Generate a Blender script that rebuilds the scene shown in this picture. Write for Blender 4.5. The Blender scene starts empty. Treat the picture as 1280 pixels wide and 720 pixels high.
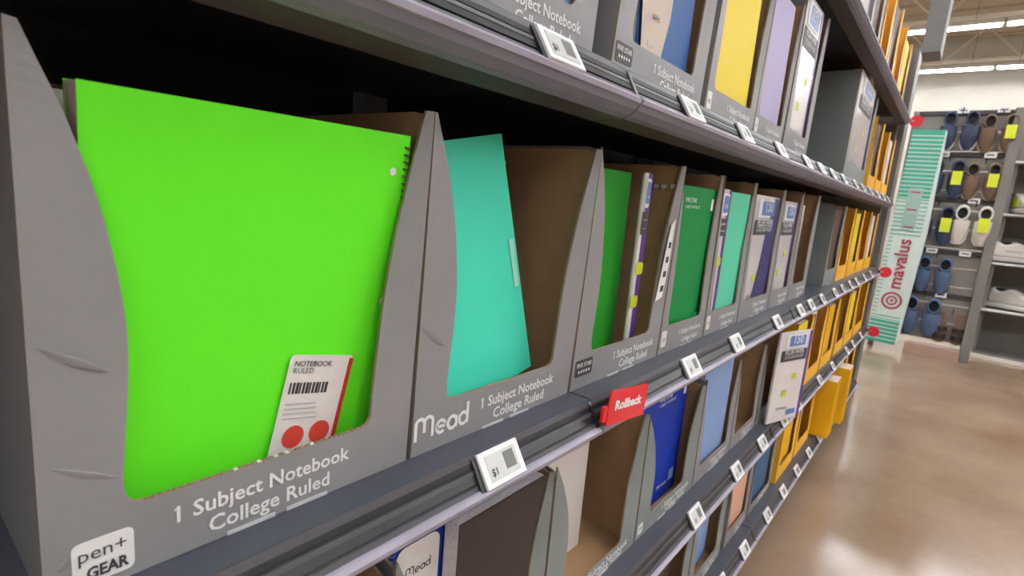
import bpy, math, random
from mathutils import Vector, Matrix
random.seed(7)
sc = bpy.context.scene
C = sc.collection

# ------------------------------------------------------------------ camera, world, exposure
cd = bpy.data.cameras.new('camera'); cam = bpy.data.objects.new('camera', cd); C.objects.link(cam)
cd.sensor_width = 36; cd.lens = 680 / 1280 * 36; cd.clip_start = .01; cd.clip_end = 100
right = Vector((0.7713867626495929, 0.6308738811758998, 0.08343026105099398))
up = Vector((-0.17297330751392714, 0.08169589828177119, 0.9815324829528703))
back = Vector((0.6124072969002514, -0.7715723726611724, 0.1721434763484696))
m = Matrix((right, up, back)).transposed().to_4x4(); m.translation = (.33, 0, 1.12)
cam.matrix_world = m
sc.camera = cam
cd.dof.use_dof = True; cd.dof.focus_distance = .62; cd.dof.aperture_fstop = 10
w = bpy.data.worlds.new('world'); sc.world = w; w.use_nodes = True
w.node_tree.nodes['Background'].inputs[0].default_value = (.98, .98, 1, 1)
w.node_tree.nodes['Background'].inputs[1].default_value = .6
sc.view_settings.view_transform = 'Standard'; sc.view_settings.look = 'None'
sc.view_settings.gamma = 1; sc.view_settings.use_curve_mapping = False
sc.view_settings.exposure = 1.1
TUBE = 34.0         # emission of the ceiling tubes

# ------------------------------------------------------------------ materials
def lin(c):
    c = c / 255
    return c / 12.92 if c <= .04045 else ((c + .055) / 1.055) ** 2.4
MATS = {}
def mat(name, rgb, rough=.6, metal=0, var=.05, scale=12, bump=.0, emit=0, spec=.5, coat=0, alpha=1, trans=0):
    if name in MATS: return MATS[name]
    m = bpy.data.materials.new(name); m.use_nodes = True; nt = m.node_tree
    b = nt.nodes['Principled BSDF']; col = tuple(lin(v) for v in rgb)
    b.inputs['Roughness'].default_value = rough; b.inputs['Metallic'].default_value = metal
    b.inputs['Specular IOR Level'].default_value = spec
    b.inputs['Coat Weight'].default_value = coat
    b.inputs['Alpha'].default_value = alpha
    b.inputs['Transmission Weight'].default_value = trans
    if emit:
        b.inputs['Emission Color'].default_value = (*col, 1); b.inputs['Emission Strength'].default_value = emit
    tc = nt.nodes.new('ShaderNodeTexCoord'); n = nt.nodes.new('ShaderNodeTexNoise')
    n.inputs['Scale'].default_value = scale; n.inputs['Detail'].default_value = 4
    nt.links.new(tc.outputs['Object'], n.inputs['Vector'])
    r = nt.nodes.new('ShaderNodeValToRGB')
    r.color_ramp.elements[0].position = .3; r.color_ramp.elements[1].position = .7
    r.color_ramp.elements[0].color = (*[v * (1 - var) for v in col], 1)
    r.color_ramp.elements[1].color = (*[min(1, v * (1 + var)) for v in col], 1)
    nt.links.new(n.outputs['Fac'], r.inputs['Fac']); nt.links.new(r.outputs['Color'], b.inputs['Base Color'])
    if bump:
        bp = nt.nodes.new('ShaderNodeBump'); bp.inputs['Strength'].default_value = bump
        bp.inputs['Distance'].default_value = .002
        n2 = nt.nodes.new('ShaderNodeTexNoise'); n2.inputs['Scale'].default_value = scale * 5
        nt.links.new(tc.outputs['Object'], n2.inputs['Vector'])
        nt.links.new(n2.outputs['Fac'], bp.inputs['Height']); nt.links.new(bp.outputs['Normal'], b.inputs['Normal'])
    MATS[name] = m
    return m
grey = mat('grey_card', (137, 136, 138), .55, bump=.12, scale=9, var=.06)
grey2 = mat('grey_green_card', (128, 136, 135), .6, bump=.12, scale=9, var=.06)
kraft = mat('kraft_card', (176, 142, 106), .8, bump=.25, scale=25, var=.08)
edge = mat('card_edge', (150, 128, 104), .85, var=.15, scale=120)
yelcard = mat('yellow_card', (246, 184, 8), .5, scale=8)
yel2 = mat('dark_yellow_card', (214, 150, 10), .6, scale=8)
ink = mat('white_ink', (232, 232, 232), .5, var=.02)
faint = mat('faded_ink', (190, 192, 194), .6, var=.1)
darkink = mat('dark_ink', (60, 58, 62), .6)
paper = mat('paper', (232, 228, 226), .7, var=.05, scale=60)
page = mat('page_edges', (236, 230, 236), .8, var=.12, scale=200)
wire = mat('wire', (104, 112, 98), .4, .5)
steel = mat('shelf_steel', (72, 75, 86), .42, .0, bump=.05, scale=20, var=.08, spec=.6)
steel_d = mat('shelf_underside', (84, 74, 72), .6, scale=8)
strip = mat('tag_strip', (40, 39, 44), .3, scale=10)
face_m = mat('rail_face', (72, 70, 75), .45, scale=12)
lipm = mat('lip_lilac', (130, 130, 148), .5, scale=12)
clearlip = mat('plastic_lip', (156, 150, 166), .5, scale=15, var=.12)
backp = mat('back_panel', (26, 24, 26), .8)
post_m = mat('post_grey', (110, 108, 106), .5)
tagw = mat('tag_white', (244, 244, 246), .4, var=.02)
eink = mat('tag_screen', (206, 208, 206), .35, var=.05, scale=40)
red = mat('rollback_red', (226, 14, 34), .4, var=.03)
pink = mat('flag_pink', (250, 60, 84), .4, var=.03)
black = mat('soft_black', (24, 22, 26), .6)
purple = mat('purple', (84, 48, 140), .4)
navy = mat('navy', (44, 44, 108), .4)
lblue = mat('label_blue', (92, 128, 196), .45)
limey = mat('lime_dot', (196, 214, 40), .5)
wrap = mat('white_wrap', (226, 222, 224), .25, coat=.5, var=.04)
skin_m = {}
def cov(name, rgb, rough=.55): return mat('cover_' + name, rgb, rough, var=.025, scale=5, spec=.2)
GREEN = cov('bright_green', (106, 248, 44)); TEAL = cov('teal', (76, 226, 196)); MGREEN = cov('mid_green', (56, 178, 62))
DGREEN = cov('dark_green', (8, 136, 66)); AQUA = cov('aqua', (92, 206, 170)); YEL = cov('yellow', (240, 214, 30))
LAV = cov('lavender', (176, 168, 208)); BLUE = cov('blue', (24, 56, 168)); SKY = cov('sky_blue', (138, 166, 214))
CHAR = cov('charcoal', (70, 60, 58)); WHITE = cov('white', (228, 224, 222)); BROWN = cov('brown', (92, 74, 62))
PEACH = cov('peach', (224, 176, 150)); STEELB = cov('steel_blue', (66, 100, 140)); CYAN = cov('cyan', (60, 190, 205))
DENIM = cov('ocean', (50, 96, 160)); MUST = cov('mustard', (236, 176, 20)); TAN = cov('tan', (206, 160, 110))

# ------------------------------------------------------------------ helpers
class MB:
    def __init__(s): s.v = []; s.f = []; s.mi = []; s.mats = []
    def m(s, mt):
        if mt not in s.mats: s.mats.append(mt)
        return s.mats.index(mt)
    def box(s, x0, x1, y0, y1, z0, z1, mt, sh=None):
        b = len(s.v); i = s.m(mt)
        s.v += [(x, y, z) for z in (z0, z1) for y in (y0, y1) for x in (x0, x1)]
        for q in ((0, 2, 3, 1), (4, 5, 7, 6), (0, 1, 5, 4), (2, 6, 7, 3), (0, 4, 6, 2), (1, 3, 7, 5)):
            s.f.append(tuple(b + k for k in q)); s.mi.append(i)
        return s
    def prism(s, pts, y0, y1, mf, mb=None, ms=None, axis='y'):
        """outline pts (a, z) pushed from y0 to y1; mf on the y0 side, mb on the y1 side, ms round the rim"""
        mb = mb or mf; ms = ms or mf; n = len(pts); b = len(s.v)
        for y in (y0, y1):
            for a, z in pts: s.v.append((a, y, z) if axis == 'y' else (y, a, z) if axis == 'x' else (a, z, y))
        s.f.append(tuple(range(b, b + n))); s.mi.append(s.m(mf))
        s.f.append(tuple(range(b + 2 * n - 1, b + n - 1, -1))); s.mi.append(s.m(mb))
        for k in range(n):
            j = (k + 1) % n
            s.f.append((b + k, b + n + k, b + n + j, b + j)); s.mi.append(s.m(ms))
        return s
    def tube(s, path, r, mt, n=6, closed=False):
        b = len(s.v); i = s.m(mt); P = [Vector(p) for p in path]; N = len(P)
        for k, p in enumerate(P):
            t = (P[(k + 1) % N] - P[k - 1]) if closed else (P[min(k + 1, N - 1)] - P[max(k - 1, 0)])
            t.normalize(); a = t.cross(Vector((0, 0, 1)))
            if a.length < .1: a = t.cross(Vector((1, 0, 0)))
            a.normalize(); c = t.cross(a)
            for q in range(n):
                g = 2 * math.pi * q / n; s.v.append(tuple(p + (a * math.cos(g) + c * math.sin(g)) * r))
        for k in range(N if closed else N - 1):
            for q in range(n):
                k2 = (k + 1) % N; q2 = (q + 1) % n
                s.f.append((b + k * n + q, b + k * n + q2, b + k2 * n + q2, b + k2 * n + q)); s.mi.append(i)
        if not closed:
            s.f.append(tuple(b + q for q in reversed(range(n)))); s.mi.append(i)
            s.f.append(tuple(b + (N - 1) * n + q for q in range(n))); s.mi.append(i)
        return s
    def grid(s, rows, mt, flip=False):
        b = len(s.v); n = len(rows[0]); i = s.m(mt)
        for r in rows: s.v += [tuple(p) for p in r]
        for k in range(len(rows) - 1):
            for q in range(n - 1):
                f = (b + k * n + q, b + k * n + q + 1, b + (k + 1) * n + q + 1, b + (k + 1) * n + q)
                s.f.append(f[::-1] if flip else f); s.mi.append(i)
        return s
    def shear(s, k, k2, W):
        s.v = [(x + (k + (k2 - k) * x / W) * z, y, z) for x, y, z in s.v]; return s
    def build(s, name, parent=None, loc=(0, 0, 0), rot=(0, 0, 0), bevel=0, smooth=False):
        me = bpy.data.meshes.new(name); me.from_pydata(s.v, [], s.f)
        for mt in s.mats: me.materials.append(mt)
        me.polygons.foreach_set('material_index', s.mi)
        if smooth: me.polygons.foreach_set('use_smooth', [True] * len(s.f))
        me.update()
        o = bpy.data.objects.new(name, me); C.objects.link(o)
        o.location = loc; o.rotation_euler = rot; o.parent = parent
        if bevel:
            bv = o.modifiers.new('bevel', 'BEVEL'); bv.width = bevel; bv.segments = 2; bv.limit_method = 'ANGLE'
        return o
def tag(o, label, cat, group=None):
    o['label'] = label; o['category'] = cat
    if group: o['group'] = group
    return o
def thing(name, label, cat, loc, rotz=0, group=None, tilt=0):
    o = bpy.data.objects.new(name, None); C.objects.link(o); o.empty_display_size = .05
    o.location = loc; o.rotation_euler = (tilt, 0, rotz)
    return tag(o, label, cat, group)
def struct(o): o['kind'] = 'structure'; return o
RZ = math.pi / 2        # things on the gondola: local x runs down the aisle, local y into the shelf
TXT = {}
def text(s, parent, width, x, z, y, mt, name='lettering', rot=0, shear=0, bold=.0, height=None):
    """flat print, lying in local xz at depth y, facing -y; x, z = left end of its base line"""
    key = (s, shear, bold)
    if key not in TXT:
        cu = bpy.data.curves.new('t', 'FONT'); cu.body = s; cu.size = 1; cu.shear = shear; cu.offset = bold
        cu.resolution_u = 2
        ob = bpy.data.objects.new('t', cu); C.objects.link(ob)
        dg = bpy.context.evaluated_depsgraph_get()
        me = bpy.data.meshes.new_from_object(ob.evaluated_get(dg)); bpy.data.objects.remove(ob)
        xs = [v.co.x for v in me.vertices]; x0, x1 = min(xs), max(xs)
        for v in me.vertices: v.co.x -= x0
        TXT[key] = (me, x1 - x0)
    me, wd = TXT[key]
    me = me.copy(); me.name = name; me.materials.clear(); me.materials.append(mt)
    o = bpy.data.objects.new(name, me); C.objects.link(o)
    k = width / wd; o.scale = (k, height if height else k, k)
    o.location = (x, y, z); o.rotation_euler = (math.pi / 2, 0, 0)
    if rot: o.rotation_euler = (Matrix.Rotation(-rot, 4, 'Y') @ Matrix.Rotation(math.pi / 2, 4, 'X')).to_euler()
    o.parent = parent
    if s[:2] == '1 ':       # the flag of the figure one
        k1 = k; MB().prism([(x + .09 * k1, z + .70 * k1), (x + .09 * k1, z + .61 * k1), (x - .08 * k1, z + .52 * k1), (x - .08 * k1, z + .59 * k1)], y - .0002, y, mt).build('lettering', parent)
    return o
def ribbon(strokes, w, y, mt, name, parent, off=(0, 0), k=1, rnd=True):
    """flat pen strokes in xz facing -y"""
    b = MB(); i = 0
    for st in strokes:
        P = [Vector((p[0] * k + off[0], 0, p[1] * k + off[1])) for p in st]
        L = []; R = []
        for q, p in enumerate(P):
            t = P[min(q + 1, len(P) - 1)] - P[max(q - 1, 0)]; t.normalize(); n = Vector((-t.z, 0, t.x)) * w * k / 2
            L.append((p.x + n.x, y - i * 2e-5, p.z + n.z)); R.append((p.x - n.x, y - i * 2e-5, p.z - n.z))
        b.grid([L, R], mt, True); i += 1
    return b.build(name, parent)
def arc(cx, cz, rx, rz, a0, a1, n=12):
    return [(cx + rx * math.cos(math.radians(a0 + (a1 - a0) * t / n)), cz + rz * math.sin(math.radians(a0 + (a1 - a0) * t / n))) for t in range(n + 1)]
MLOGO = [[(0, 0), (0, .75)] + arc(.25, .75, .25, .25, 180, 0)[1:] + [(.5, .3)], arc(.75, .75, .25, .25, 180, 0) + [(1, .0)],
         [(1.25, .32), (1.8, .32)] + arc(1.53, .32, .28, .3, 0, 310), arc(2.25, .32, .28, .3, 0, 360), [(2.53, .6), (2.53, .02)],
         arc(3.0, .32, .28, .3, 0, 360), [(3.28, 1.1), (3.28, .02)]]
def rrect(x0, x1, z0, z1, r, n=4):
    P = []
    for cx, cz, a in ((x1 - r, z0 + r, -90), (x1 - r, z1 - r, 0), (x0 + r, z1 - r, 90), (x0 + r, z0 + r, 180)):
        P += arc(cx, cz, r, r, a, a + 90, n)
    return P
def patch(pts, y, mt, name, parent, th=.0004):
    return MB().prism(pts, y - th, y, mt).build(name, parent)
def spline(P, n=5):
    out = []
    for i in range(len(P) - 1):
        p0 = P[max(i - 1, 0)]; p1 = P[i]; p2 = P[i + 1]; p3 = P[min(i + 2, len(P) - 1)]
        for k in range(n):
            t = k / n
            out.append(tuple(.5 * (2 * b + (c - a) * t + (2 * a - 5 * b + 4 * c - d) * t * t + (3 * b - a - 3 * c + d) * t ** 3) for a, b, c, d in zip(p0, p1, p2, p3)))
    out.append(P[-1]); return out

# ------------------------------------------------------------------ the store shell
def floor_mat():
    m = bpy.data.materials.new('polished_concrete'); m.use_nodes = True; nt = m.node_tree; b = nt.nodes['Principled BSDF']
    tc = nt.nodes.new('ShaderNodeTexCoord')
    def noise(s, d=5):
        n = nt.nodes.new('ShaderNodeTexNoise'); n.inputs['Scale'].default_value = s; n.inputs['Detail'].default_value = d
        nt.links.new(tc.outputs['Object'], n.inputs['Vector']); return n
    n1 = noise(1.6); n2 = noise(30)
    r = nt.nodes.new('ShaderNodeValToRGB'); e = r.color_ramp.elements
    e[0].position = .32; e[0].color = (lin(146), lin(120), lin(98), 1); e[1].position = .7; e[1].color = (lin(170), lin(147), lin(125), 1)
    mx = nt.nodes.new('ShaderNodeMixRGB'); mx.blend_type = 'MULTIPLY'; mx.inputs[0].default_value = .18
    nt.links.new(n1.outputs['Fac'], r.inputs['Fac']); nt.links.new(r.outputs['Color'], mx.inputs[1]); nt.links.new(n2.outputs['Fac'], mx.inputs[2])
    nt.links.new(mx.outputs[0], b.inputs['Base Color'])
    rr = nt.nodes.new('ShaderNodeMapRange'); rr.inputs[3].default_value = .1; rr.inputs[4].default_value = .24
    nt.links.new(n1.outputs['Fac'], rr.inputs[0]); nt.links.new(rr.outputs[0], b.inputs['Roughness'])
    b.inputs['Specular IOR Level'].default_value = .6
    return m
fl = floor_mat()
struct(MB().box(-12, 14, -12, 24.6, -.1, 0, fl).build('floor'))
ceil_m = mat('ceiling_deck', (176, 164, 146), .8, scale=2)
cb = MB(); cb.box(-12, 14, -12, 24.6, 7.5, 7.6, ceil_m)
struct(cb.build('ceiling'))
for k in range(40):
    r = MB().box(-12, 14, -.09, .09, 0, .05, ceil_m).build('trim_%d' % (k + 1), loc=(0, -12 + .92 * k + .3, 7.45)); struct(r)
wall_m = mat('painted_wall', (184, 180, 168), .7, scale=2)
struct(MB().box(-12, 14, 24.6, 24.8, 0, 7.5, wall_m).build('wall_back'))
struct(MB().box(-12, 14, -12.2, -12, 0, 7.5, wall_m).build('wall_front'))
struct(MB().box(-12.2, -12, -12, 24.6, 0, 7.5, wall_m).build('wall_left'))
struct(MB().box(14, 14.2, -12, 24.6, 0, 7.5, wall_m).build('wall_right'))
tube_m = mat('tube_light', (246, 248, 253), .5, var=0, emit=TUBE)
house_m = mat('light_housing', (224, 218, 208), .5)
truss_m = mat('truss_paint', (206, 196, 178), .6)
rows = [22.4, 17.9, 13.4, 8.9, 4.4, -.1, -4.6]
rown = ['farthest', 'second farthest', 'third farthest', 'middle', 'third nearest', 'second nearest', 'nearest']
for ri, Y in enumerate(rows):
    for ci in range(5):
        x = -7.6 + ci * 4.0
        t = thing('strip_light', 'long white ceiling strip light, %s, of the %s ceiling tube row' % (['leftmost', 'second from left', 'middle one', 'second from right', 'rightmost'][ci], rown[ri].rstrip(',')), 'ceiling light', (x, Y, 6.06), group='ceiling strip lights')
        MB().prism([(-.2, -.02), (-.18, -.03), (-.05, 0), (.05, 0), (.18, -.03), (.2, -.02), (.08, .09), (-.08, .09)], 0, 3.94, house_m, axis='x').build('housing', t)
        MB().tube([(.03, 0, -.03), (3.9, 0, -.03)], .04, tube_m, 8).build('tube', t)
        for hx in (.5, 3.4): MB().tube([(hx, 0, .07), (hx, 0, 1.39)], .006, wire, 4).build('hanger_wire', t)
for ri, Y in enumerate(rows[:4]):
    t = thing('roof_truss', 'cream open web roof truss beside the %s ceiling tube row' % rown[ri], 'truss', (-11.8, Y + .5, 0))
    for z in (6.35, 7.35): MB().box(0, 25.6, -.06, .06, z, z + .09, truss_m).build('chord', t)
    for k in range(26):
        z0, z1 = (6.4, 7.36) if k % 2 else (7.36, 6.4)
        MB().tube([(k * .98 + .05, 0, z0), (k * .98 + 1.0, 0, z1)], .03, truss_m, 5).build('web_bar', t)
# duct
# ------------------------------------------------------------------ gondola: frame and shelves
YN, YE = -.5, 3.9
g = thing('gondola_rack', 'dark steel gondola frame behind the stocked shelves, grey end posts', 'shelving', (0, 0, 0))
BAYS = [(-.5, .6), (.6, 1.7), (1.7, 2.8), (2.8, 3.9)]
for a, b in BAYS: MB().box(-.54, -.52, a + .0005, b - .0005, .02, 2.3, backp).build('back_panel', g)
for y in (-.5, .6, 1.7, 2.8, 3.9): MB().box(-.519, -.47, y - .018, y + .018, 0, 2.3, post_m).build('post', g)
tag(MB().box(-.465, -.03, -.5, 3.9, .0, .095, black).build('kick_base'), 'black recessed kick base under the bottom shelf', 'base')
g = thing('gondola_end', 'grey end panel and post closing the far end of the gondola', 'shelving', (0, 0, 0))
MB().prism([(-.52, 0), (-.04, 0), (-.04, 2.1), (-.52, 2.1)], 3.94, 3.965, post_m).build('end_panel', g, bevel=.003)
MB().box(-.06, -.008, 3.97, 4.16, 0, 2.12, post_m).build('end_post', g, bevel=.004)
LEV = {'top': 1.745, 'upper': 1.273, 'middle': .864, 'lower': .504, 'bottom': .165}
BN = ['nearest', 'second', 'third', 'farthest']
for ln, T in LEV.items():
    for bi, (a, b) in enumerate(BAYS):
        if ln == 'top' and bi < 1 or ln == 'bottom' and bi < 1: pass
        t = thing('shelf', '%s steel shelf of the gondola, %s bay, dark grooved price rail' % (ln, BN[bi]), 'shelf', (0, a, T), RZ, group='gondola shelves')
        W = b - a
        # local y = -world x
        MB().prism([(.468, 0), (.0, 0), (.0, -.004), (.045, -.012), (.468, -.012)], .002, W - .002, steel, axis='x').build('deck', t)
        face = [(.006, 0), (.0, -.001), (-.002, -.005), (-.003, -.007), (-.001, -.009), (-.0035, -.0135), (-.0072, -.0138), (-.0092, -.0175), (-.0068, -.0195), (-.0105, -.0260), (-.0145, -.0270), (-.017, -.031), (.0, -.033), (.003, -.004)]
        MB().prism(face, .001, W - .0012, face_m, axis='x').build('price_rail', t)
        for g_ in ([(-.0028, -.0068), (-.0009, -.0088), (-.0034, -.0133), (-.0052, -.0120)], [(-.0086, -.0178), (-.0066, -.0193), (-.0103, -.0257), (-.0128, -.0245)]):
            MB().prism(g_, .002, W - .002, black if ln in ('top', 'upper') else strip, axis='x').build('tag_channel', t)
        MB().prism([(-.0165, -.0305), (-.0195, -.0315), (-.0222, -.0345), (-.0212, -.039), (-.0165, -.046), (-.008, -.0525), (.0, -.0555), (.002, -.05), (.002, -.0335)], .001, W - .0012, lipm, axis='x').build('lower_lip', t)
        MB().prism([(-.0, -.0556), (.04, -.058), (.04, -.052), (.003, -.05)], .001, W - .0012, steel_d, axis='x').build('under_flange', t)
        MB().prism([(-.0178, -.0306), (-.0200, -.0312), (-.0236, -.0345), (-.0226, -.0392), (-.0205, -.0398), (-.0222, -.0346)], .003, W - .0033, clearlip, axis='x').build('clear_lip', t)
        MB().prism([(-.001, -.002), (-.0045, -.006), (-.0190, -.031), (-.0150, -.031)], W - .008, W - .002, post_m if ln in ('top', 'upper') else strip, axis='x').build('joint_clip', t)
        MB().box(W - .012, W + .0, .001, .04, -.056, -.003, post_m).build('end_bracket', t)

# ------------------------------------------------------------------ display trays
LCOL = [(.006, 1.0), (.012, .95), (.024, .85), (.037, .70), (.045, .54), (.046, .42), (.042, .25), (.041, .20)]
RCOL = [(.006, 1.0), (.011, .93), (.024, .74), (.034, .55), (.040, .38), (.044, .22)]
def tray(Y0, Y1, T, x, h, label, gm=grey, depth=.3, lean=.0, lip=.15, inner=kraft, words=True, tx=.40, logo=None, perf=False, crease=False, colk=1.0, name='display_tray', yaw=0, group=None, ink_m=None):
    W = Y1 - Y0; t = thing(name, label, 'tray', (x, Y0, T + .0005), RZ + yaw, group=group); th = .003
    lean = lean if isinstance(lean, tuple) else (lean, lean); k, k2 = lean[0] / h, lean[1] / h
    kk = colk * min(1, W / .27)
    L = [(a * kk, z * h) for a, z in spline(LCOL, 4)]; Rr = [(W - a * kk, z * h) for a, z in spline(RCOL, 4)]
    rc = .012; zl = lip * h
    out = [(0, 0), (W, 0), (W, h)] + Rr
    xr = Rr[-1][0]; xl = L[-1][0]
    out += [(xr - .001, zl + rc * .6), (xr - rc * .4, zl + rc * .15), (xr - rc, zl)]
    out += [(xl + rc, zl), (xl + rc * .4, zl + rc * .15), (xl + .001, zl + rc * .6)] + L[::-1] + [(0, h)]
    # triangulate as strips: left column, lip, right column, sharing one mesh
    fm = MB(); rec = lambda z: .004 * max(0, min(1, (z - zl) / (h * .4)))
    def band(A, B):     # quads between polylines A (outer) and B (inner) at front and back
        n = len(A); b0 = len(fm.v)
        for y in (0, th):
            for p in A: fm.v.append((p[0], y, p[1]))
            for p in B: fm.v.append((p[0], y + rec(p[1]), p[1]))
        for q in range(n - 1):
            a0, a1, b_0, b_1 = b0 + q, b0 + q + 1, b0 + n + q, b0 + n + q + 1; s = 2 * n
            fm.f += [(a0, a1, b_1, b_0), (a0 + s, b_0 + s, b_1 + s, a1 + s), (a0, a0 + s, a1 + s, a1), (b_0, b_1, b_1 + s, b_0 + s)]
            fm.mi += [fm.m(gm), fm.m(inner), fm.m(edge), fm.m(edge)]
        for q in (0, n - 1):
            a0, b_0, s = b0 + q, b0 + n + q, 2 * n
            fm.f.append((a0, b_0, b_0 + s, a0 + s)); fm.mi.append(fm.m(edge))
    inl = L[::1] + [(xl + .001, zl + rc * .6), (xl + rc * .4, zl + rc * .15), (xl + rc, zl)]
    inr = Rr[::1] + [(xr - .001, zl + rc * .6), (xr - rc * .4, zl + rc * .15), (xr - rc, zl)]
    band([(0, p[1]) for p in inl[:-3]] + [(0, zl + rc * .6), (0, zl + rc * .15), (0, zl)], inl)
    band([(W, p[1]) for p in inr[:-3]] + [(W, zl + rc * .6), (W, zl + rc * .15), (W, zl)], inr)
    band([(0, 0), (xl + rc, 0), (xr - rc, 0), (W, 0)], [(0, zl), (xl + rc, zl), (xr - rc, zl), (W, zl)])
    fm.shear(k, k2, W); fm.build('front_panel', t)
    for q, xx in enumerate((0, W - th)):
        s = MB(); n0 = [(th, 0), (depth, 0), (depth, h), (th + .02, h), (th + .004, h - .004), (th, h - .012)]
        s.prism(n0, xx, xx + th, gm if q == 0 else inner, inner if q == 0 else gm, edge, axis='x').shear(k, k2, W); s.build('side_panel', t)
    MB().box(th, W - th, depth - th, depth, 0, h, inner).shear(k, k2, W).build('back_panel', t)
    MB().box(th, W - th, th, depth - th, 0, th, inner).build('base_panel', t)
    im = ink_m or ink
    if words:
        text('1 Subject Notebook', t, W * .50, W * tx, zl * .52, -.0006, im, bold=.018)
        text('College Ruled', t, W * .355, W * (tx + .075), zl * .17, -.0006, im, bold=.018)
    if logo == 'm':
        ribbon(MLOGO, .17, -.0006, ink, 'logo', t, (.004, zl * .32), .0215)
    if logo == 'star':
        patch(rrect(.008, .052, zl * .36, zl * .84, .002, 1), -.0002, darkink, 'logo_plate', t)
        text('FIVE STAR', t, .038, .011, zl * .63, -.001, ink, bold=.01)
        for q in range(5): 
            P = [(.017 + q * .0065 + (.0028 if j % 2 == 0 else .0012) * math.sin(j * math.pi / 5), zl * .50 + (.0028 if j % 2 == 0 else .0012) * math.cos(j * math.pi / 5)) for j in range(10)][::-1]
            patch(P, -.001, ink, 'star', t, .0002)
    if logo == 'dot':
        patch(rrect(.008, .028, zl * .25, zl * .85, .003, 2), -.0002, ink, 'logo_plate', t)
        text('m', t, .010, .012, zl * .45, -.001, darkink)
    if crease:
        for (x0, z0, x1, z1) in crease:
            d = Vector((x1 - x0, z1 - z0)); n = Vector((-d.y, d.x)).normalized() * .0035; b = MB(); R_ = []
            for f in (0, .25, .5, .75, 1):
                px, pz = x0 + d.x * f, z0 + d.y * f; g_ = math.sin(math.pi * f) if 0 < f < 1 else .05
                R_.append([(px + n.x * e_ * g_, .0002 - hh_ * g_, pz + n.y * e_ * g_) for e_, hh_ in ((-1, 0), (-.3, .0007), (.2, .0009), (.4, 0.0001), (1, 0))])
            b.grid(R_, gm); b.build('crease', t, smooth=False)
    if perf:
        b = MB(); x_ = xl + rc
        while x_ < xr - rc:
            b.prism(arc(x_, zl, .0016, .0014, 0, 180, 4), -.0003, th * .6, edge if random.random() < .8 else paper); x_ += .0042
        o = b.build('torn_perforation', t); o['kind'] = 'stuff'
    for x0 in (.1, W * .55): MB().box(x0, x0 + .035, -.001, .001, .0, .0028, faint).build('locking_tab', t)
    return t

def notebook(Y0, w, T, x, h, cmat, label, th=.011, yaw=0, tilt=.0, spiral=None, bulge=0, marks=None, back=None, group=None, name='notebook', base=.0035, roll=0):
    t = thing(name, label, 'notebook', (x, Y0, T + base), RZ + yaw, group=group, tilt=0)
    t.rotation_euler = (Matrix.Rotation(RZ + yaw, 4, 'Z') @ Matrix.Rotation(tilt, 4, 'X') @ Matrix.Rotation(roll, 4, 'Y')).to_euler()
    nx, nz = 6, 8
    def cy(u, v): return -bulge * math.sin(math.pi * min(1, v * 1.1 + .05)) * (.4 + .6 * u)
    b = MB(); e = .0012
    for off, fl_ in ((0, False), (e, True)):
        b.grid([[(w * u / nx, cy(u / nx, v / nz) + off, h * v / nz) for u in range(nx + 1)] for v in range(nz + 1)], cmat, fl_)
    rim = [(u, 0) for u in range(nx)] + [(nx, v) for v in range(nz)] + [(u, nz) for u in range(nx, 0, -1)] + [(0, v) for v in range(nz, 0, -1)]
    n = len(rim); b0 = len(b.v)
    for off in (0, e): b.v += [(w * u / nx, cy(u / nx, v / nz) + off, h * v / nz) for u, v in rim]
    for q in range(n): b.f.append((b0 + q, b0 + n + q, b0 + n + (q + 1) % n, b0 + (q + 1) % n)); b.mi.append(0)
    b.build('front_cover', t, smooth=False)
    MB().box(.0004, w - .003, e + bulge * 0 + .0003, th - .0013, .001, h - .0008, page).build('pages', t)
    MB().box(0, w, th - .0012, th, 0, h, back or cmat).build('back_cover', t)
    if spiral:
        xs = w - .0025 if spiral == 'r' else .0025; P = []
        n = int(h / .0062)
        for q in range(n * 8):
            a = q / 8 * 2 * math.pi; z = .006 + (h - .012) * q / (n * 8)
            P.append((xs + .0055 * math.cos(a), th / 2 - (th / 2 + .003) * math.sin(a), z))
        MB().tube(P, .0009, wire, 4).build('spiral_wire', t)
        hb = MB()
        for q in range(n): hb.box(xs - .0042, xs - .0012, -.0002 - bulge, .0, .0065 + (h - .012) * q / n, .0085 + (h - .012) * q / n, black)
    for mk in (marks or []):
        kind = mk[0]
        if kind == 'hole':
            P = arc(mk[1], mk[2], .0033, .0033, 0, 360, 12)[:-1]
            dy = cy(mk[1] / w, mk[2] / h); patch(P, dy - .0001, page, 'punch_hole', t)
        elif kind == 'text': text(mk[1], t, mk[2], mk[3], mk[4], cy(.5, mk[4] / h) - .0016, mk[5], bold=.01)
        elif kind == 'rect': patch(rrect(*mk[1:5], .0015, 2), cy(.5, .5) * .6 - .0008, mk[5], 'printed_mark', t)
    return t

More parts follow.
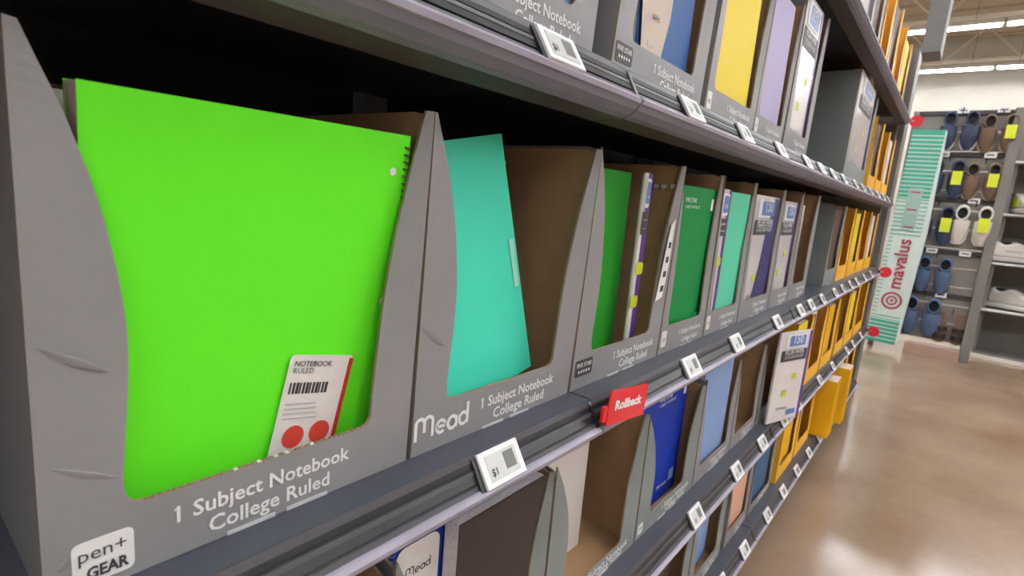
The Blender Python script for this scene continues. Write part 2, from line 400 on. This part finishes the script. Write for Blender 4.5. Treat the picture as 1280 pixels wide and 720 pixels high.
def pack(Y0, w, T, x, h, label, th=.02, yaw=0, flip=False, diag=False, name='filler_paper_pack', rot=0, plain=False):
    t = thing(name, label, 'paper pack', (x, Y0, T), RZ + yaw)
    MB().box(0, w, 0, th, 0, h, wrap).build('wrapper', t, bevel=.003)
    MB().box(w - .012, w + .0012, -.0008, th + .001, .002, h - .002, purple).build('purple_spine', t)
    if plain: return t
    y = -.0009
    patch(rrect(w * .18, w * .85, h * .82, h * .97, .004, 2), y, ink, 'label_frame', t)
    patch(rrect(w * .3, w * .80, h * .84, h * .955, .004, 2), y - .0006, lblue, 'blue_label', t)
    text('150', t, w * .28, w * .42, h * .87, y - .0018, ink, bold=.01)
    patch([(w * .1, h * .68), (w * .9, h * .68), (w * .9, h * .8), (w * .1, h * .8)], y, darkink, 'black_band', t)
    text('FILLER PAPER', t, w * .6, w * .2, h * .755, y - .001, ink, bold=.01)
    text('COLLEGE RULED', t, w * .6, w * .2, h * .71, y - .001, ink)
    for cx, cz in ((.62, .5), (.38, .32)): patch(rrect(w * cx - .012, w * cx + .012, h * cz - .01, h * cz + .01, .006, 3), y, limey, 'lime_sticker', t)
    text('200 sheets', t, w * .35, w * .2, h * .14, y - .0004, darkink); patch([(w * .55, h * .06), (w * .85, h * .06), (w * .85, h * .12), (w * .55, h * .12)], y, lblue, 'blue_print', t)
    if diag:
        P = spline([(w * .78, h * .99), (w * .60, h * .7), (w * .52, h * .4), (w * .30, h * .02)], 5)
        Q = [(w * .98, h * .99), (w * .98, h * .02)]
        patch([P[-1]] + [Q[1], Q[0]] + P[:-1], y - .0003, navy, 'navy_swoosh', t)
    return t

MIDX = -.032
# ---- middle shelf
T = LEV['middle']
tA = tray(.056, .318, T, MIDX, .318, 'large grey display tray nearest the camera holding the lime green notebook', lean=(.0, .012), tx=.26, perf=True,
          crease=[(.004, .155, .036, .135), (.006, .085, .038, .068), (.006, .02, .012, .028)], colk=1.0)
patch(rrect(.013, .044, .006, .034, .004, 4), -.0002, ink, 'logo_plate', tA)
text('pen+', tA, .024, .016, .0215, -.001, darkink); text('GEAR', tA, .0215, .0195, .0095, -.001, darkink, bold=.035, height=.0105)
nb = notebook(.085, .228, T, MIDX - .030, .293, GREEN, 'lime green spiral notebook with a white price sticker', th=.026, tilt=.07, spiral='r', bulge=.0022,
              marks=[('hole', .212, .262), ('hole', .212, .15), ('hole', .212, .03)])
# sticker on the cover
st = bpy.data.objects.new('price_sticker', None)
sm = MB().prism(rrect(-.026, .026, -.048, .048, .003, 2), -.0005, 0, paper)
so = sm.build('price_sticker', nb, (.146, -.0035, .056), (0, math.radians(11), 0)); so.scale = (1.12, 1, 1.15)
so['label'] = 'white price sticker with red edge and two red discs'
MB().prism([(.0225, -.046), (.026, -.046), (.026, .046), (.0225, .046)], -.0009, -.0004, mat('sticker_red', (196, 48, 40), .5)).build('red_edge', so)
for cx, cz in ((-.010, -.012), (.011, -.010)):
    MB().prism(arc(cx, cz, .0085, .0085, 0, 360, 16)[:-1], -.0009, -.0004, mat('sticker_disc', (222, 74, 60), .5)).build('red_disc', so)
text('NOTEBOOK', so, .03, -.022, .040, -.0010, darkink, 'lettering', bold=.01); text('RULED', so, .016, -.022, .035, -.0010, darkink, 'lettering')
for q in range(12): MB().box(-.022 + q * .0026, -.0208 + q * .0026 + (q % 3) * .0004, -.0009, -.0004, .020, .028, darkink).build('barcode_bar', so)
for q in range(4): MB().box(-.022, .002 + q * .001, -.0009, -.0004, .012 - q * .0035, .0132 - q * .0035, faint).build('print_line', so)
for q in range(3): MB().box(-.018, .012, -.0009, -.0004, -.028 - q * .0035, -.0265 - q * .0035, faint).build('print_line', so)
cols = [WHITE, DGREEN, GREEN, STEELB]
for q in range(4):
    notebook(.070 + .001 * q, .236, T, MIDX - .060 - q * .014, .290 - .004 * q, cols[q], '%s notebook standing behind the lime green notebook' % ['white', 'dark green', 'second lime green', 'steel blue'][q], th=.012)

tB = tray(.324, .592, T, MIDX, .318, 'grey display tray with teal notebook, second from the near end of middle shelf', lean=(.007, .023), tx=.36, logo='m', crease=[(.004, .13, .036, .105)])
notebook(.390, .165, T, MIDX - .030, .292, TEAL, 'teal notebook set back in the second tray, brown card beside it', th=.012, roll=-.21, tilt=-.10,
         marks=[('rect', .152, .160, .11, .17, cov('pale_teal', (170, 232, 214)))])
for q in range(3): notebook(.334, .185, T, MIDX - .076 - q * .014, .290, [WHITE, TEAL, AQUA][q], '%s notebook behind the teal notebook' % ['white', 'second teal', 'aqua'][q], th=.012)

tC = tray(.598, .868, T, MIDX, .322, 'grey tray with dark star logo plate and white paper slip on its right column', lean=(.018, .022), tx=.42, logo='star')
notebook(.612, .206, T, MIDX - .060, .30, MGREEN, 'mid green notebook standing deep in the third middle tray', th=.011)
pack(.788, .022, T + .004, MIDX - .020, .30, 'narrow wrapped paper bundle with purple spine beside mid green notebook', th=.007)
tD = tray(.874, 1.088, T, MIDX, .322, 'grey tray holding the dark green notebook, fourth from near end of middle shelf', lean=(.019, -.006), logo='dot', colk=.8)
patch([(.236, .10), (.262, .105), (.272, .16), (.276, .235), (.262, .225), (.256, .20)], -.0003, paper, 'paper_slip', tC)
for q in range(4): patch([(.248 + q * .004, .115 + q * .024), (.260 + q * .003, .115 + q * .024), (.261 + q * .003, .125 + q * .024), (.250 + q * .004, .125 + q * .024)], -.0009, darkink, 'printed_mark', tC)
notebook(.884, .196, T, MIDX - .010, .29, DGREEN, 'dark green notebook with white print at its top left', th=.012,
         marks=[('text', 'FIVE STAR', .05, .045, .262, ink), ('text', '1 SUBJECT NOTEBOOK', .07, .045, .252, ink), ('rect', .172, .184, .25, .272, ink), ('rect', .166, .182, .03, .05, AQUA)])
for q in range(3): notebook(.884, .196, T, MIDX - .026 - q * .014, .288, [DGREEN, BLUE, DGREEN][q], '%s notebook behind the dark green notebook' % ['second dark green', 'blue', 'third dark green'][q], th=.012)
tE = tray(1.094, 1.308, T, MIDX, .322, 'grey tray holding the aqua notebook and a slanted white pack', logo='dot', colk=.7)
pack(1.104, .058, T + .004, MIDX - .008, .295, 'white paper pack slanted at left of the aqua notebook', th=.006, plain=False)
notebook(1.166, .132, T, MIDX - .008, .292, AQUA, 'pale aqua notebook on middle shelf right of dark green one', th=.012)
tF = tray(1.314, 1.578, T, MIDX, .322, 'grey tray holding the white and navy filler paper pack', logo=None, colk=.7)
pack(1.335, .225, T + .004, MIDX - .008, .296, 'filler paper pack with navy swoosh in middle shelf tray', diag=True)
tG = tray(1.584, 1.795, T, MIDX, .322, 'grey tray holding a mostly white paper pack, middle shelf', colk=.7)
pack(1.60, .17, T + .004, MIDX - .008, .292, 'mostly white paper pack right of the navy swoosh pack', th=.02)
tH = tray(1.80, 2.04, T, MIDX, .33, 'grey tray with a white notebook sliver, last small grey one on middle shelf', colk=1.1)
notebook(1.83, .15, T, MIDX - .03, .29, WHITE, 'white notebook half hidden in the last small grey middle tray')
# ---- yellow trays
ORD = ['first', 'second', 'third', 'fourth', 'fifth', 'sixth', 'seventh']
def yrow(shelf, spans, h, x=MIDX, contents=None, mats=None):
    T = LEV[shelf]
    for q, (a, b) in enumerate(spans):
        gm = mats[q] if mats else yelcard
        cn = 'grey' if gm in (grey, grey2) else 'yellow'
        t = tray(a, b, T, x, h, '%s card tray on the %s shelf, %s from the near end of the far bays' % (cn, shelf, ORD[q]), gm=gm, inner=kraft if (q % 2 == 0 or cn == 'grey') else yel2, words=False, colk=.9, lean=.0, lip=.2)
        cm, cnm = contents[q]
        notebook(a + .03, (b - a) - .07, T, x - .012 - .02 * (q % 2), h * .93, cm, '%s folder in the %s far tray on the %s shelf' % (cnm, ORD[q], shelf), th=.014, name='paper_folder')
        if q % 2 == 0:
            notebook(a + .02, (b - a) - .05, T, x - .06, h * .97, YEL if cm is not YEL else PEACH, '%s folder standing behind the %s far folder of %s shelf' % ('yellow' if cm is not YEL else 'peach', ORD[q], shelf), th=.012, name='paper_folder')
yrow('middle', [(2.36, 2.62), (2.64, 2.9), (2.92, 3.2), (3.22, 3.5), (3.52, 3.8)], .315, contents=[(BROWN, 'brown'), (PEACH, 'peach'), (YEL, 'yellow'), (MUST, 'mustard'), (WHITE, 'white')], mats=[grey2, yelcard, yelcard, yelcard, yelcard])
# ---- upper shelf
T = LEV['upper']; UX = MIDX
tray(.02, .29, T, UX, .33, 'grey tray at the near left end of the upper shelf', lean=.0)
notebook(.06, .19, T, UX - .01, .29, TEAL, 'teal notebook in the nearest upper shelf tray')
tray(.296, .566, T, UX, .33, 'grey upper shelf tray lettered one subject notebook, above the teal notebook', lean=.02)
notebook(.33, .2, T, UX - .01, .29, SKY, 'sky blue notebook in the tray above the teal notebook')
tray(.612, .908, T, UX, .33, 'grey upper shelf tray with dark star plate holding a blue notebook', logo='star', lean=.03, colk=1.0)
notebook(.69, .175, T, UX - .012, .3, DENIM, 'ocean blue notebook with a torn white sheet over it, upper shelf', marks=[])
sh = MB(); sh.prism([(0, .03), (.055, .022), (.078, .10), (.085, .2), (.0, .22), (-.01, .10)], -.0008, 0, mat('cream_sheet', (206, 194, 180), .7))
so2 = sh.build('torn_sheet', None, (UX - .0085, .70, T + .01), (0, 0, RZ)); tag(so2, 'torn cream paper sheet in front of the ocean blue notebook', 'paper')
text('EFFO', so2, .022, .022, .085, -.0016, darkink); patch([(.015, .05), (.035, .05), (.035, .056), (.015, .056)], -.0009, faint, 'printed_mark', so2)
tray(.93, 1.205, T, UX, .335, 'grey upper shelf tray holding the yellow notebook', logo='dot', colk=.7, lean=.03)
notebook(.965, .205, T, UX - .008, .31, YEL, 'yellow notebook on upper shelf', th=.013)
tray(1.21, 1.44, T, UX, .335, 'grey upper shelf tray holding the lavender notebook', colk=.6, lean=.03, logo='dot')
notebook(1.245, .17, T, UX - .008, .31, LAV, 'lavender notebook right of the yellow notebook', th=.013)
tray(1.46, 1.72, T, UX, .38, 'tall grey upper shelf tray holding a white pack with blue label', colk=.9, lean=.02, words=True)
pack(1.50, .19, T + .004, UX - .008, .378, 'tall white paper pack with blue label beside the lavender notebook', th=.02)
tray(2.36, 2.92, T, UX, .385, 'wide grey green carton with big blank side on upper shelf', gm=grey2, words=False, lip=.18, colk=1.2)
pack(2.43, .42, T + .004, UX - .006, .40, 'paper pack with purple spine in the wide grey green carton', th=.03)
yrow('upper', [(2.96, 3.22), (3.24, 3.5), (3.52, 3.82)], .32, x=UX + .01, contents=[(BROWN, 'brown'), (YEL, 'yellow'), (WHITE, 'white')])
# ---- top shelf
T = LEV['top']
pack(2.05, .22, T + .001, UX, .3, 'white pack on the top shelf at the upper frame edge', th=.03)
yrow('top', [(2.36, 2.62), (2.66, 2.92), (2.94, 3.2), (3.22, 3.48), (3.5, 3.82)], .36, x=UX, contents=[(BROWN, 'brown'), (YEL, 'yellow'), (CHAR, 'charcoal'), (YEL, 'bright yellow'), (YEL, 'golden')], mats=[grey, yelcard, yelcard, yelcard, yelcard])
# ---- lower shelf
T = LEV['lower']; LX = -.03
tray(.04, .305, T, LX, .245, 'near grey tray on the lower shelf with a cyan notebook', gm=grey2)
notebook(.09, .19, T, LX - .02, .262, CYAN, 'cyan notebook at the bottom edge of the picture', th=.02)
tray(.312, .580, T, LX, .252, 'grey lower shelf tray holding the charcoal notebook', gm=grey2, colk=.9)
n2 = notebook(.33, .2, T, LX - .032, .250, BLUE, 'blue writing pad with white label, left of charcoal notebook', th=.012, spiral='l')
patch(rrect(.008, .07, .155, .235, .012, 4), -.0008, paper, 'white_label', n2)
ribbon(MLOGO, .13, -.0016, darkink, 'logo', n2, (.022, .197), .0105)
notebook(.405, .165, T, LX - .006, .247, CHAR, 'thick charcoal notebook with white page tops under the large price tag', th=.024)
tray(.586, .874, T, LX, .252, 'grey lower shelf tray with white notebook and brown card side', gm=grey2, colk=1.2, lip=.11)
notebook(.600, .195, T, LX - .07, .268, WHITE, 'white notebook under the red flag, lower shelf', th=.012)
notebook(.603, .195, T, LX - .084, .266, PEACH, 'peach notebook just behind the white lower notebook', th=.012)
tray(.880, 1.158, T, LX, .240, 'grey green lower shelf tray right of red flag holding blue notebook', gm=grey2, logo='dot', colk=1.35)
notebook(.895, .235, T, LX - .03, .254, BLUE, 'royal blue notebook with white print, lower shelf', th=.016,
         marks=[('text', 'FIVE STAR', .06, .09, .232, ink), ('text', '1 SUBJECT NOTEBOOK', .08, .09, .222, ink), ('rect', .212, .224, .222, .242, ink), ('rect', .19, .215, .03, .055, SKY), ('text', '200 sheets', .05, .13, .03, ink)])
tray(1.164, 1.412, T, LX, .250, 'grey lower shelf tray holding the sky blue notebook', colk=.8)
notebook(1.180, .2, T, LX - .012, .254, SKY, 'thick sky blue notebook, lower shelf', th=.03)
tray(1.418, 1.645, T, LX, .250, 'grey lower shelf tray holding dark brown notebook', colk=.8)
notebook(1.435, .175, T, LX - .05, .255, BROWN, 'dark brown notebook left of the forward paper pack, lower shelf', th=.014)
tray(1.66, 1.90, T, LX, .250, 'grey tray behind the forward paper pack, lower shelf', gm=grey2)
pack(1.675, .17, T + .006, -.004, .28, 'white filler paper pack sticking out over the lower shelf rail', th=.009, yaw=-.30)
yrow('lower', [(1.93, 2.19), (2.21, 2.47), (2.49, 2.76), (2.82, 3.08), (3.1, 3.4), (3.42, 3.78)], .275, x=LX + .02, contents=[(YEL, 'yellow'), (WHITE, 'white'), (MUST, 'mustard'), (BROWN, 'brown'), (YEL, 'pale yellow'), (YEL, 'golden')])
# ---- bottom shelf
T = LEV['bottom']
tray(.98, 1.235, T, LX, .255, 'near grey tray on the bottom shelf by the lower picture edge', gm=grey2)
notebook(1.0, .2, T, LX - .03, .24, BROWN, 'brown notebook in the near bottom shelf tray')
tray(1.245, 1.49, T, LX, .255, 'second grey tray on the bottom shelf, blank side to the camera', gm=grey2)
notebook(1.28, .17, T, LX - .03, .235, SKY, 'sky blue notebook in the second bottom shelf tray')
tray(1.53, 1.74, T, LX, .255, 'third grey tray on the bottom shelf holding peach notebook', colk=.7)
notebook(1.55, .17, T, LX - .01, .245, PEACH, 'peach notebook on the bottom shelf', th=.016)
tray(1.76, 2.03, T, LX, .21, 'fourth grey tray on the bottom shelf holding steel blue notebook', colk=.5, lip=.1)
notebook(1.80, .2, T, LX - .012, .255, STEELB, 'steel blue notebook on the bottom shelf', th=.016)
yrow('bottom', [(2.06, 2.32), (2.34, 2.62), (3.3, 3.55), (3.57, 3.85)], .26, x=LX + .01, contents=[(MUST, 'mustard'), (WHITE, 'white'), (YEL, 'yellow'), (BROWN, 'brown')])
def pad_stack(Y0, w, x, z, h, label):
    t = thing('legal_pad_pack', label, 'paper pack', (x, Y0, z), 0)
    for q in range(6):
        MB().box(.0, w, q * .02, q * .02 + .0015, 0, h, yelcard).build('pad_cover', t)
        MB().box(.002, w - .002, q * .02 + .0016, q * .02 + .0195, 0, h - .001, paper).build('pad_pages', t)
    return t
pad_stack(2.68, .22, -.175, T + .001, .262, 'yellow legal pad pack sticking forward on the bottom shelf, nearer one')
pad_stack(2.93, .22, -.160, T + .001, .272, 'yellow legal pad pack sticking forward on the bottom shelf, farther one')

# ------------------------------------------------------------------ electronic price tags
def price_tag(Y, T, label, k=1.0, w=.061, mark=True):
    t = thing('price_tag', label, 'price tag', (.0, Y, T), RZ)
    # tilted to lie on the rail face
    t.rotation_euler = (Matrix.Rotation(RZ, 4, 'Z') @ Matrix.Rotation(math.radians(-33), 4, 'X')).to_euler()
    t.location = (.0205, Y, T - .0325)
    h = .036
    MB().box(0, w, -.004, .004, 0, h, tagw).build('tag_case', t, bevel=.0007)
    MB().box(w * .13, w * .87, -.0046, -.0038, h * .14, h * .86, eink).build('screen', t)
    if mark:
        text('$1', t, w * .14, w * .18, h * .28, -.0050, darkink, 'price_print', bold=.02)
        MB().box(w * .55, w * .80, -.0050, -.0044, h * .3, h * .78, mat('tag_print', (120, 120, 120), .6)).build('code_print', t)
    else:
        MB().box(w * .3, w * .7, -.0050, -.0044, h * .25, h * .75, mat('tag_print', (120, 120, 120), .6)).build('code_print', t)
    MB().box(-.006, .0, -.001, .006, 0, h * .95, strip).build('clip', t)
TAGS = {'middle': [.377, .895, 1.15, 1.49, 1.76, 1.915, 2.11, 2.36, 2.55, 2.76, 2.95, 3.23, 3.5],
        'upper': [.413, .745, .995, 1.25, 1.515, 1.70, 1.88, 2.09, 2.36, 2.57, 2.82, 3.1, 3.35, 3.6],
        'lower': [1.055, 1.33, 1.56, 1.80, 2.0, 2.39, 2.69, 3.09, 3.3, 3.6],
        'bottom': [1.37, 1.57, 1.82, 2.03, 2.25, 2.47, 2.69, 2.95, 3.25]}
ON = ['first', 'second', 'third', 'fourth', 'fifth', 'sixth', 'seventh', 'eighth', 'ninth', 'tenth', 'eleventh', 'twelfth', 'thirteenth', 'fourteenth']
for s, L in TAGS.items():
    for q, y in enumerate(L):
        price_tag(y, LEV[s], 'white electronic price tag on the %s shelf rail, %s from the near end' % (s, ON[q]), mark=q < 3, w=.061 if q < 6 else .05)
# red flags
t = thing('red_flag_sign', 'red flag sign lettered Rollback on the middle shelf rail', 'sign', (.026, .598, .836), RZ)
t.rotation_euler = (Matrix.Rotation(RZ, 4, 'Z') @ Matrix.Rotation(math.radians(7), 4, 'Y')).to_euler()
MB().prism(rrect(0, .112, 0, .046, .004, 3), -.001, .001, red).build('sign_plate', t)
MB().box(-.010, .002, .0, .004, .006, .026, red).build('clip', t)
MB().box(.03, .07, .001, .012, .008, .02, red).build('mount_arm', t)
text('Rollback', t, .080, .016, .020, -.0018, ink, bold=.05, height=.017)
for nm, y, z in (('top', 3.912, 1.71), ('middle', 3.912, .84), ('lower', 3.912, .475)):
    t = thing('round_flag', 'round red flag at the far end of the %s shelf rail' % nm, 'sign', (.045, y, z))
    MB().prism(arc(0, 0, .032, .032, 0, 360, 20)[:-1], -.002, .002, pink).build('disc', t)
    MB().box(-.045, -.025, -.012, .004, -.006, .006, black).build('clip', t)
    MB().tube([(-.045, 0, 0), (-.01, -.004, 0)], .003, ink, 6).build('pin', t)

# ------------------------------------------------------------------ striped tall display box
teal_b = mat('box_teal', (70, 168, 142), .5); pale_b = mat('box_pale', (206, 222, 216), .5); stripe_m = mat('box_stripe', (150, 190, 178), .5)
maroon = mat('box_maroon', (168, 60, 84), .5)
t = thing('tall_display_box', 'tall narrow teal and white striped box lettered mavalus at the aisle end', 'box', (-.15, 5.88, .07), 0)
t.rotation_euler = (0, math.radians(1.3), math.radians(0))
MB().box(0, .225, 0, .14, 0, 1.87, pale_b).build('carton', t, bevel=.002)
MB().box(.0, .225, -.002, 0, 1.28, 1.87, teal_b).build('teal_top', t)
MB().box(.0, .225, -.002, 0, 0, .22, teal_b).build('teal_foot', t)
for q in range(52):
    z = .03 + q * .035
    inpanel = .25 < z < 1.30
    MB().box(.0 if not (inpanel and z < .95) else .0, .225 if not (inpanel and z < .95) else .035, -.0035, -.001, z, z + .008, pale_b if (z > 1.28 or z < .22) else teal_b).build('stripe', t)
MB().box(.07, .17, -.004, -.0036, 1.02, 1.38, mat('box_print', (160, 186, 180), .5)).build('small_print_panel', t)
for q in range(11): MB().box(.085, .155, -.0055, -.004, 1.04 + q * .03, 1.052 + q * .03, maroon if q % 5 == 0 else stripe_m).build('print_line', t)
o = text('mavalus', t, .44, .17, .50, -.006, maroon, 'lettering', rot=math.pi / 2, bold=.02)
for r0, r1 in ((.062, .078), (.028, .042), (0.001, .012)):
    b = MB(); A = arc(.13, .39, r0, r0, 0, 360, 28); B = arc(.13, .39, r1, r1, 0, 360, 28)
    b.grid([[(p[0], -.005, p[1]) for p in A], [(p[0], -.005, p[1]) for p in B]], maroon, False); b.build('ring_logo', t)
MB().prism([(.225, 0), (.24, .02), (.265, 1.0), (.235, 1.86), (.225, 1.87)], .0, .14, pale_b).build('side_flap', t)

# ------------------------------------------------------------------ shoe fixture
panel_m = mat('slat_panel', (138, 132, 126), .6); frame_m = mat('fixture_frame', (122, 120, 114), .5); rail_m = mat('dark_rail', (62, 58, 58), .5)
FY = 6.12
t = thing('shoe_rack', 'grey slat board shoe rack with dark rails at the end of the aisle', 'rack', (0, FY, 0))
for q in range(12): MB().box(-.10, .53, .0, .02, .14 + q * .165, .14 + q * .165 + .158, panel_m).build('slat', t)
MB().box(.53, .60, -.09, .05, 0, 2.13, frame_m).build('post', t, bevel=.006)
MB().box(-.14, -.10, -.05, .05, 0, 2.12, frame_m).build('post', t, bevel=.004)
MB().box(.14, .53, -.14, .05, 0, .09, mat('base_pink', (168, 138, 124), .6)).build('base', t)
for z in (2.10, 1.755, 1.375, .925, .545):
    MB().box(-.10, .53, -.02, .0, z - .012, z + .022, rail_m).build('rail', t)
for q, (x, z) in enumerate([(.2, 2.12), (.46, 2.12), (.13, 1.755), (.44, 1.755), (.08, 1.375), (.40, 1.375), (.19, .925), (.42, .925), (.07, .545), (.32, .545)]):
    lt = thing('shelf_label', 'small white label on the shoe rack rail, row %s, %s' % (['one', 'two', 'three', 'four', 'five'][q // 2], ['left', 'right'][q % 2]), 'label', (x, FY - .024, z), group='shoe rack labels')
    MB().box(-.04, .04, -.004, .0, -.02, .025, tagw).build('card', lt)
    MB().box(-.025, .025, -.005, -.0038, -.002, .008, darkink).build('print_line', lt)
def shoe_pair(x, z, label, um, sm, style='shoe', tagc=None, y=FY - .02, k=1.0, tilt=.0):
    T_ = thing('shoe_pair', label, 'shoes', (x, y, z), group=None); k *= 1.2; T_.scale = (k, k, k)
    for s in (-1, 1):
        cx = s * .058
        outl = [(.0, -.13), (.025, -.125), (.042, -.095), (.045, -.05), (.036, .0), (.030, .05), (.032, .09), (.024, .12), (0, .13)]
        full = outl + [(-a, b) for a, b in outl[-2:0:-1]]
        full = [(cx + a * 1.05, b) for a, b in full]
        MB().prism(full, -.022, .0, sm).build('sole', T_)
        b = MB()
        if style == 'sandal':
            for z0, z1 in ((-.09, -.05), (-.02, .01)):
                rowsL = []
                for i in range(9):
                    a = math.pi * i / 8; rowsL.append([(cx + .044 * math.cos(a), -.022 - .035 * math.sin(a), z0), (cx + .040 * math.cos(a), -.022 - .035 * math.sin(a), z1)])
                b.grid(rowsL, um)
            b.build('strap', T_, smooth=True)
        else:
            rws = []
            for j in range(8):
                v = j / 7; zc = -.125 + v * .155
                wd = .008 + .04 * math.sin(min(1, v * 1.6 + .12) * math.pi / 2); hh = .012 + .045 * math.sin(min(1, v * 1.1) * math.pi / 2)
                rws.append([(cx + wd * math.cos(math.pi * i / 10), -.02 - hh * math.sin(math.pi * i / 10), zc) for i in range(11)])
            b.grid(rws, um)
            b.build('upper', T_, smooth=True)
            col = [[(cx + r * math.cos(a), -.022 - hgt, .075 + 1.35 * r * math.sin(a)) for a in [2 * math.pi * i / 16 for i in range(17)]] for r, hgt in ((.036, 0), (.038, .03), (.030, .045), (.026, .03), (.026, .0))]
            MB().grid(col, um).build('collar', T_, smooth=True)
            MB().prism([(cx + .027 * math.cos(2 * math.pi * i / 14), .075 + .036 * math.sin(2 * math.pi * i / 14)) for i in range(14)], -.03, -.024, black).build('insole', T_)
            for q in range(3): MB().box(cx - .018, cx + .018, -.068, -.062, -.03 + q * .02, -.023 + q * .02, sm).build('lace', T_)
    if tagc: MB().box(.03, .085, -.078, -.07, -.04, .05, tagc).build('size_tag', T_)
    MB().tube([(0, -.02, .12), (0, -.03, .15), (0, .018, .16)], .004, black, 5).build('hanger', T_)
nv = mat('shoe_navy', (62, 72, 100), .7); bj = mat('shoe_beige', (172, 152, 134), .7); wh = mat('shoe_white', (226, 222, 214), .6); dn = mat('shoe_denim', (86, 106, 140), .8)
lime = mat('size_tag_lime', (214, 226, 52), .5); bk = mat('shoe_black', (40, 34, 34), .6); tn = mat('shoe_brown', (122, 100, 84), .7); gl = mat('shoe_pale', (196, 192, 190), .7)
shoe_pair(.20, 1.95, 'navy and white shoe pair at top left of shoe rack', nv, gl, k=1.05)
shoe_pair(.46, 1.93, 'brown shoe pair with lime tag at top right of shoe rack', tn, bj, tagc=lime)
shoe_pair(.18, 1.55, 'navy shoe pair with lime tag in second row of shoe rack', nv, dn, tagc=lime, k=1.05)
shoe_pair(.42, 1.54, 'brown shoe pair with lime tag in second row of shoe rack', tn, bj, tagc=lime)
shoe_pair(.17, 1.15, 'dark denim shoe pair with lime tag in third row of shoe rack', nv, dn, tagc=lime, k=1.1)
shoe_pair(.42, 1.17, 'white sneaker pair with lime tag in third row of shoe rack', wh, wh, tagc=lime, k=1.1)
shoe_pair(.235, .72, 'denim blue shoe pair in fourth row of shoe rack', dn, nv, k=1.05)
shoe_pair(.21, .34, 'pale denim shoe pair in bottom row of shoe rack', dn, dn, k=1.15)
shoe_pair(.43, .27, 'black strap sandal pair in bottom row of shoe rack', bk, tn, 'sandal', k=.9)
# second rack to the right
t = thing('wire_shoe_rack', 'pale wire shelf rack with white sneakers right of the shoe rack', 'rack', (.62, 6.75, 0))
for z in (.04, .45, .87, 1.30, 1.75): MB().box(0, 1.5, -.28, .15, z - .02, z, frame_m).build('shelf', t)
for z in (.45, .87, 1.30, 1.75): MB().tube([(0, -.29, z - .01), (1.5, -.29, z - .01)], .012, ink, 6).build('front_wire', t)
MB().box(0, 1.5, .15, .18, 0, 2.1, panel_m).build('back_panel', t)
for x in (0, 1.47): MB().box(x, x + .03, -.22, .18, 0, 2.1, frame_m).build('post', t)
MB().box(.0, 1.5, -.33, .15, 0, .03, mat('white_base', (232, 226, 214), .5)).build('base', t)
def sneaker(x, z, label, um, sm, ang=0, tagc=None):
    T_ = thing('sneaker', label, 'shoe', (x, 6.60, z), ang); T_.scale = (1.4, 1.4, 1.4)
    prof = [(-.14, .0), (.13, .0), (.15, .02), (.14, .05), (.06, .07), (.0, .11), (-.04, .13), (-.09, .11), (-.14, .125), (-.15, .06)]
    MB().prism([(-.145, 0), (.135, 0), (.155, .015), (.15, .03), (-.15, .03)], -.045, .045, sm).build('sole', T_, bevel=.008)
    rws = []
    b = MB(); b.prism([(-.145, .03), (.148, .03), (.14, .055), (.06, .08), (.0, .115), (-.04, .13), (-.09, .105), (-.14, .13), (-.15, .07)], -.036, .036, um)
    b.build('upper', T_, bevel=.014)
    MB().box(-.09, .0, -.038, .038, .06, .075, sm).build('side_stripe', T_)
    MB().prism([(-.12, .117), (-.09, .103), (-.05, .118), (-.06, .124), (-.115, .126)], -.026, .026, black).build('opening', T_)
    if tagc: MB().box(-.02, .04, -.048, -.044, .04, .09, tagc).build('size_tag', T_)
SN = [(.74, 1.31, 'white sneaker with lime tag, highest row of the wire rack', wh, wh, -1.2, lime), (1.2, 1.31, 'pale grey sneaker, highest row of the wire rack', gl, wh, .1, None),
      (.80, .88, 'white sneaker on the second row of the wire rack, left', wh, gl, .3, None), (1.27, .88, 'black and white sneaker on the second row of the wire rack', wh, bk, .0, None),
      (.86, .46, 'white sneaker on the third row of the wire rack, left', wh, wh, -.5, None), (1.3, .46, 'pale sneaker on the third row of the wire rack, right', gl, wh, .1, None)]
for x, z, lb, um, sm, an, tg in SN: sneaker(x, z, lb, um, sm, an, tg)

# ------------------------------------------------------------------ hanging grey sign above the aisle end
t = thing('hanging_sign', 'grey hanging sign panel seen edge on above the shoe rack', 'sign', (-.15, 6.0, 2.52))
MB().box(0, .13, -.3, .02, 0, 1.0, mat('sign_grey', (104, 102, 98), .6)).build('panel', t, bevel=.004)
for y in (-.2, -.05): MB().tube([(.065, y, 1.0), (.065, y, 4.95)], .006, wire, 5).build('hanger_wire', t)
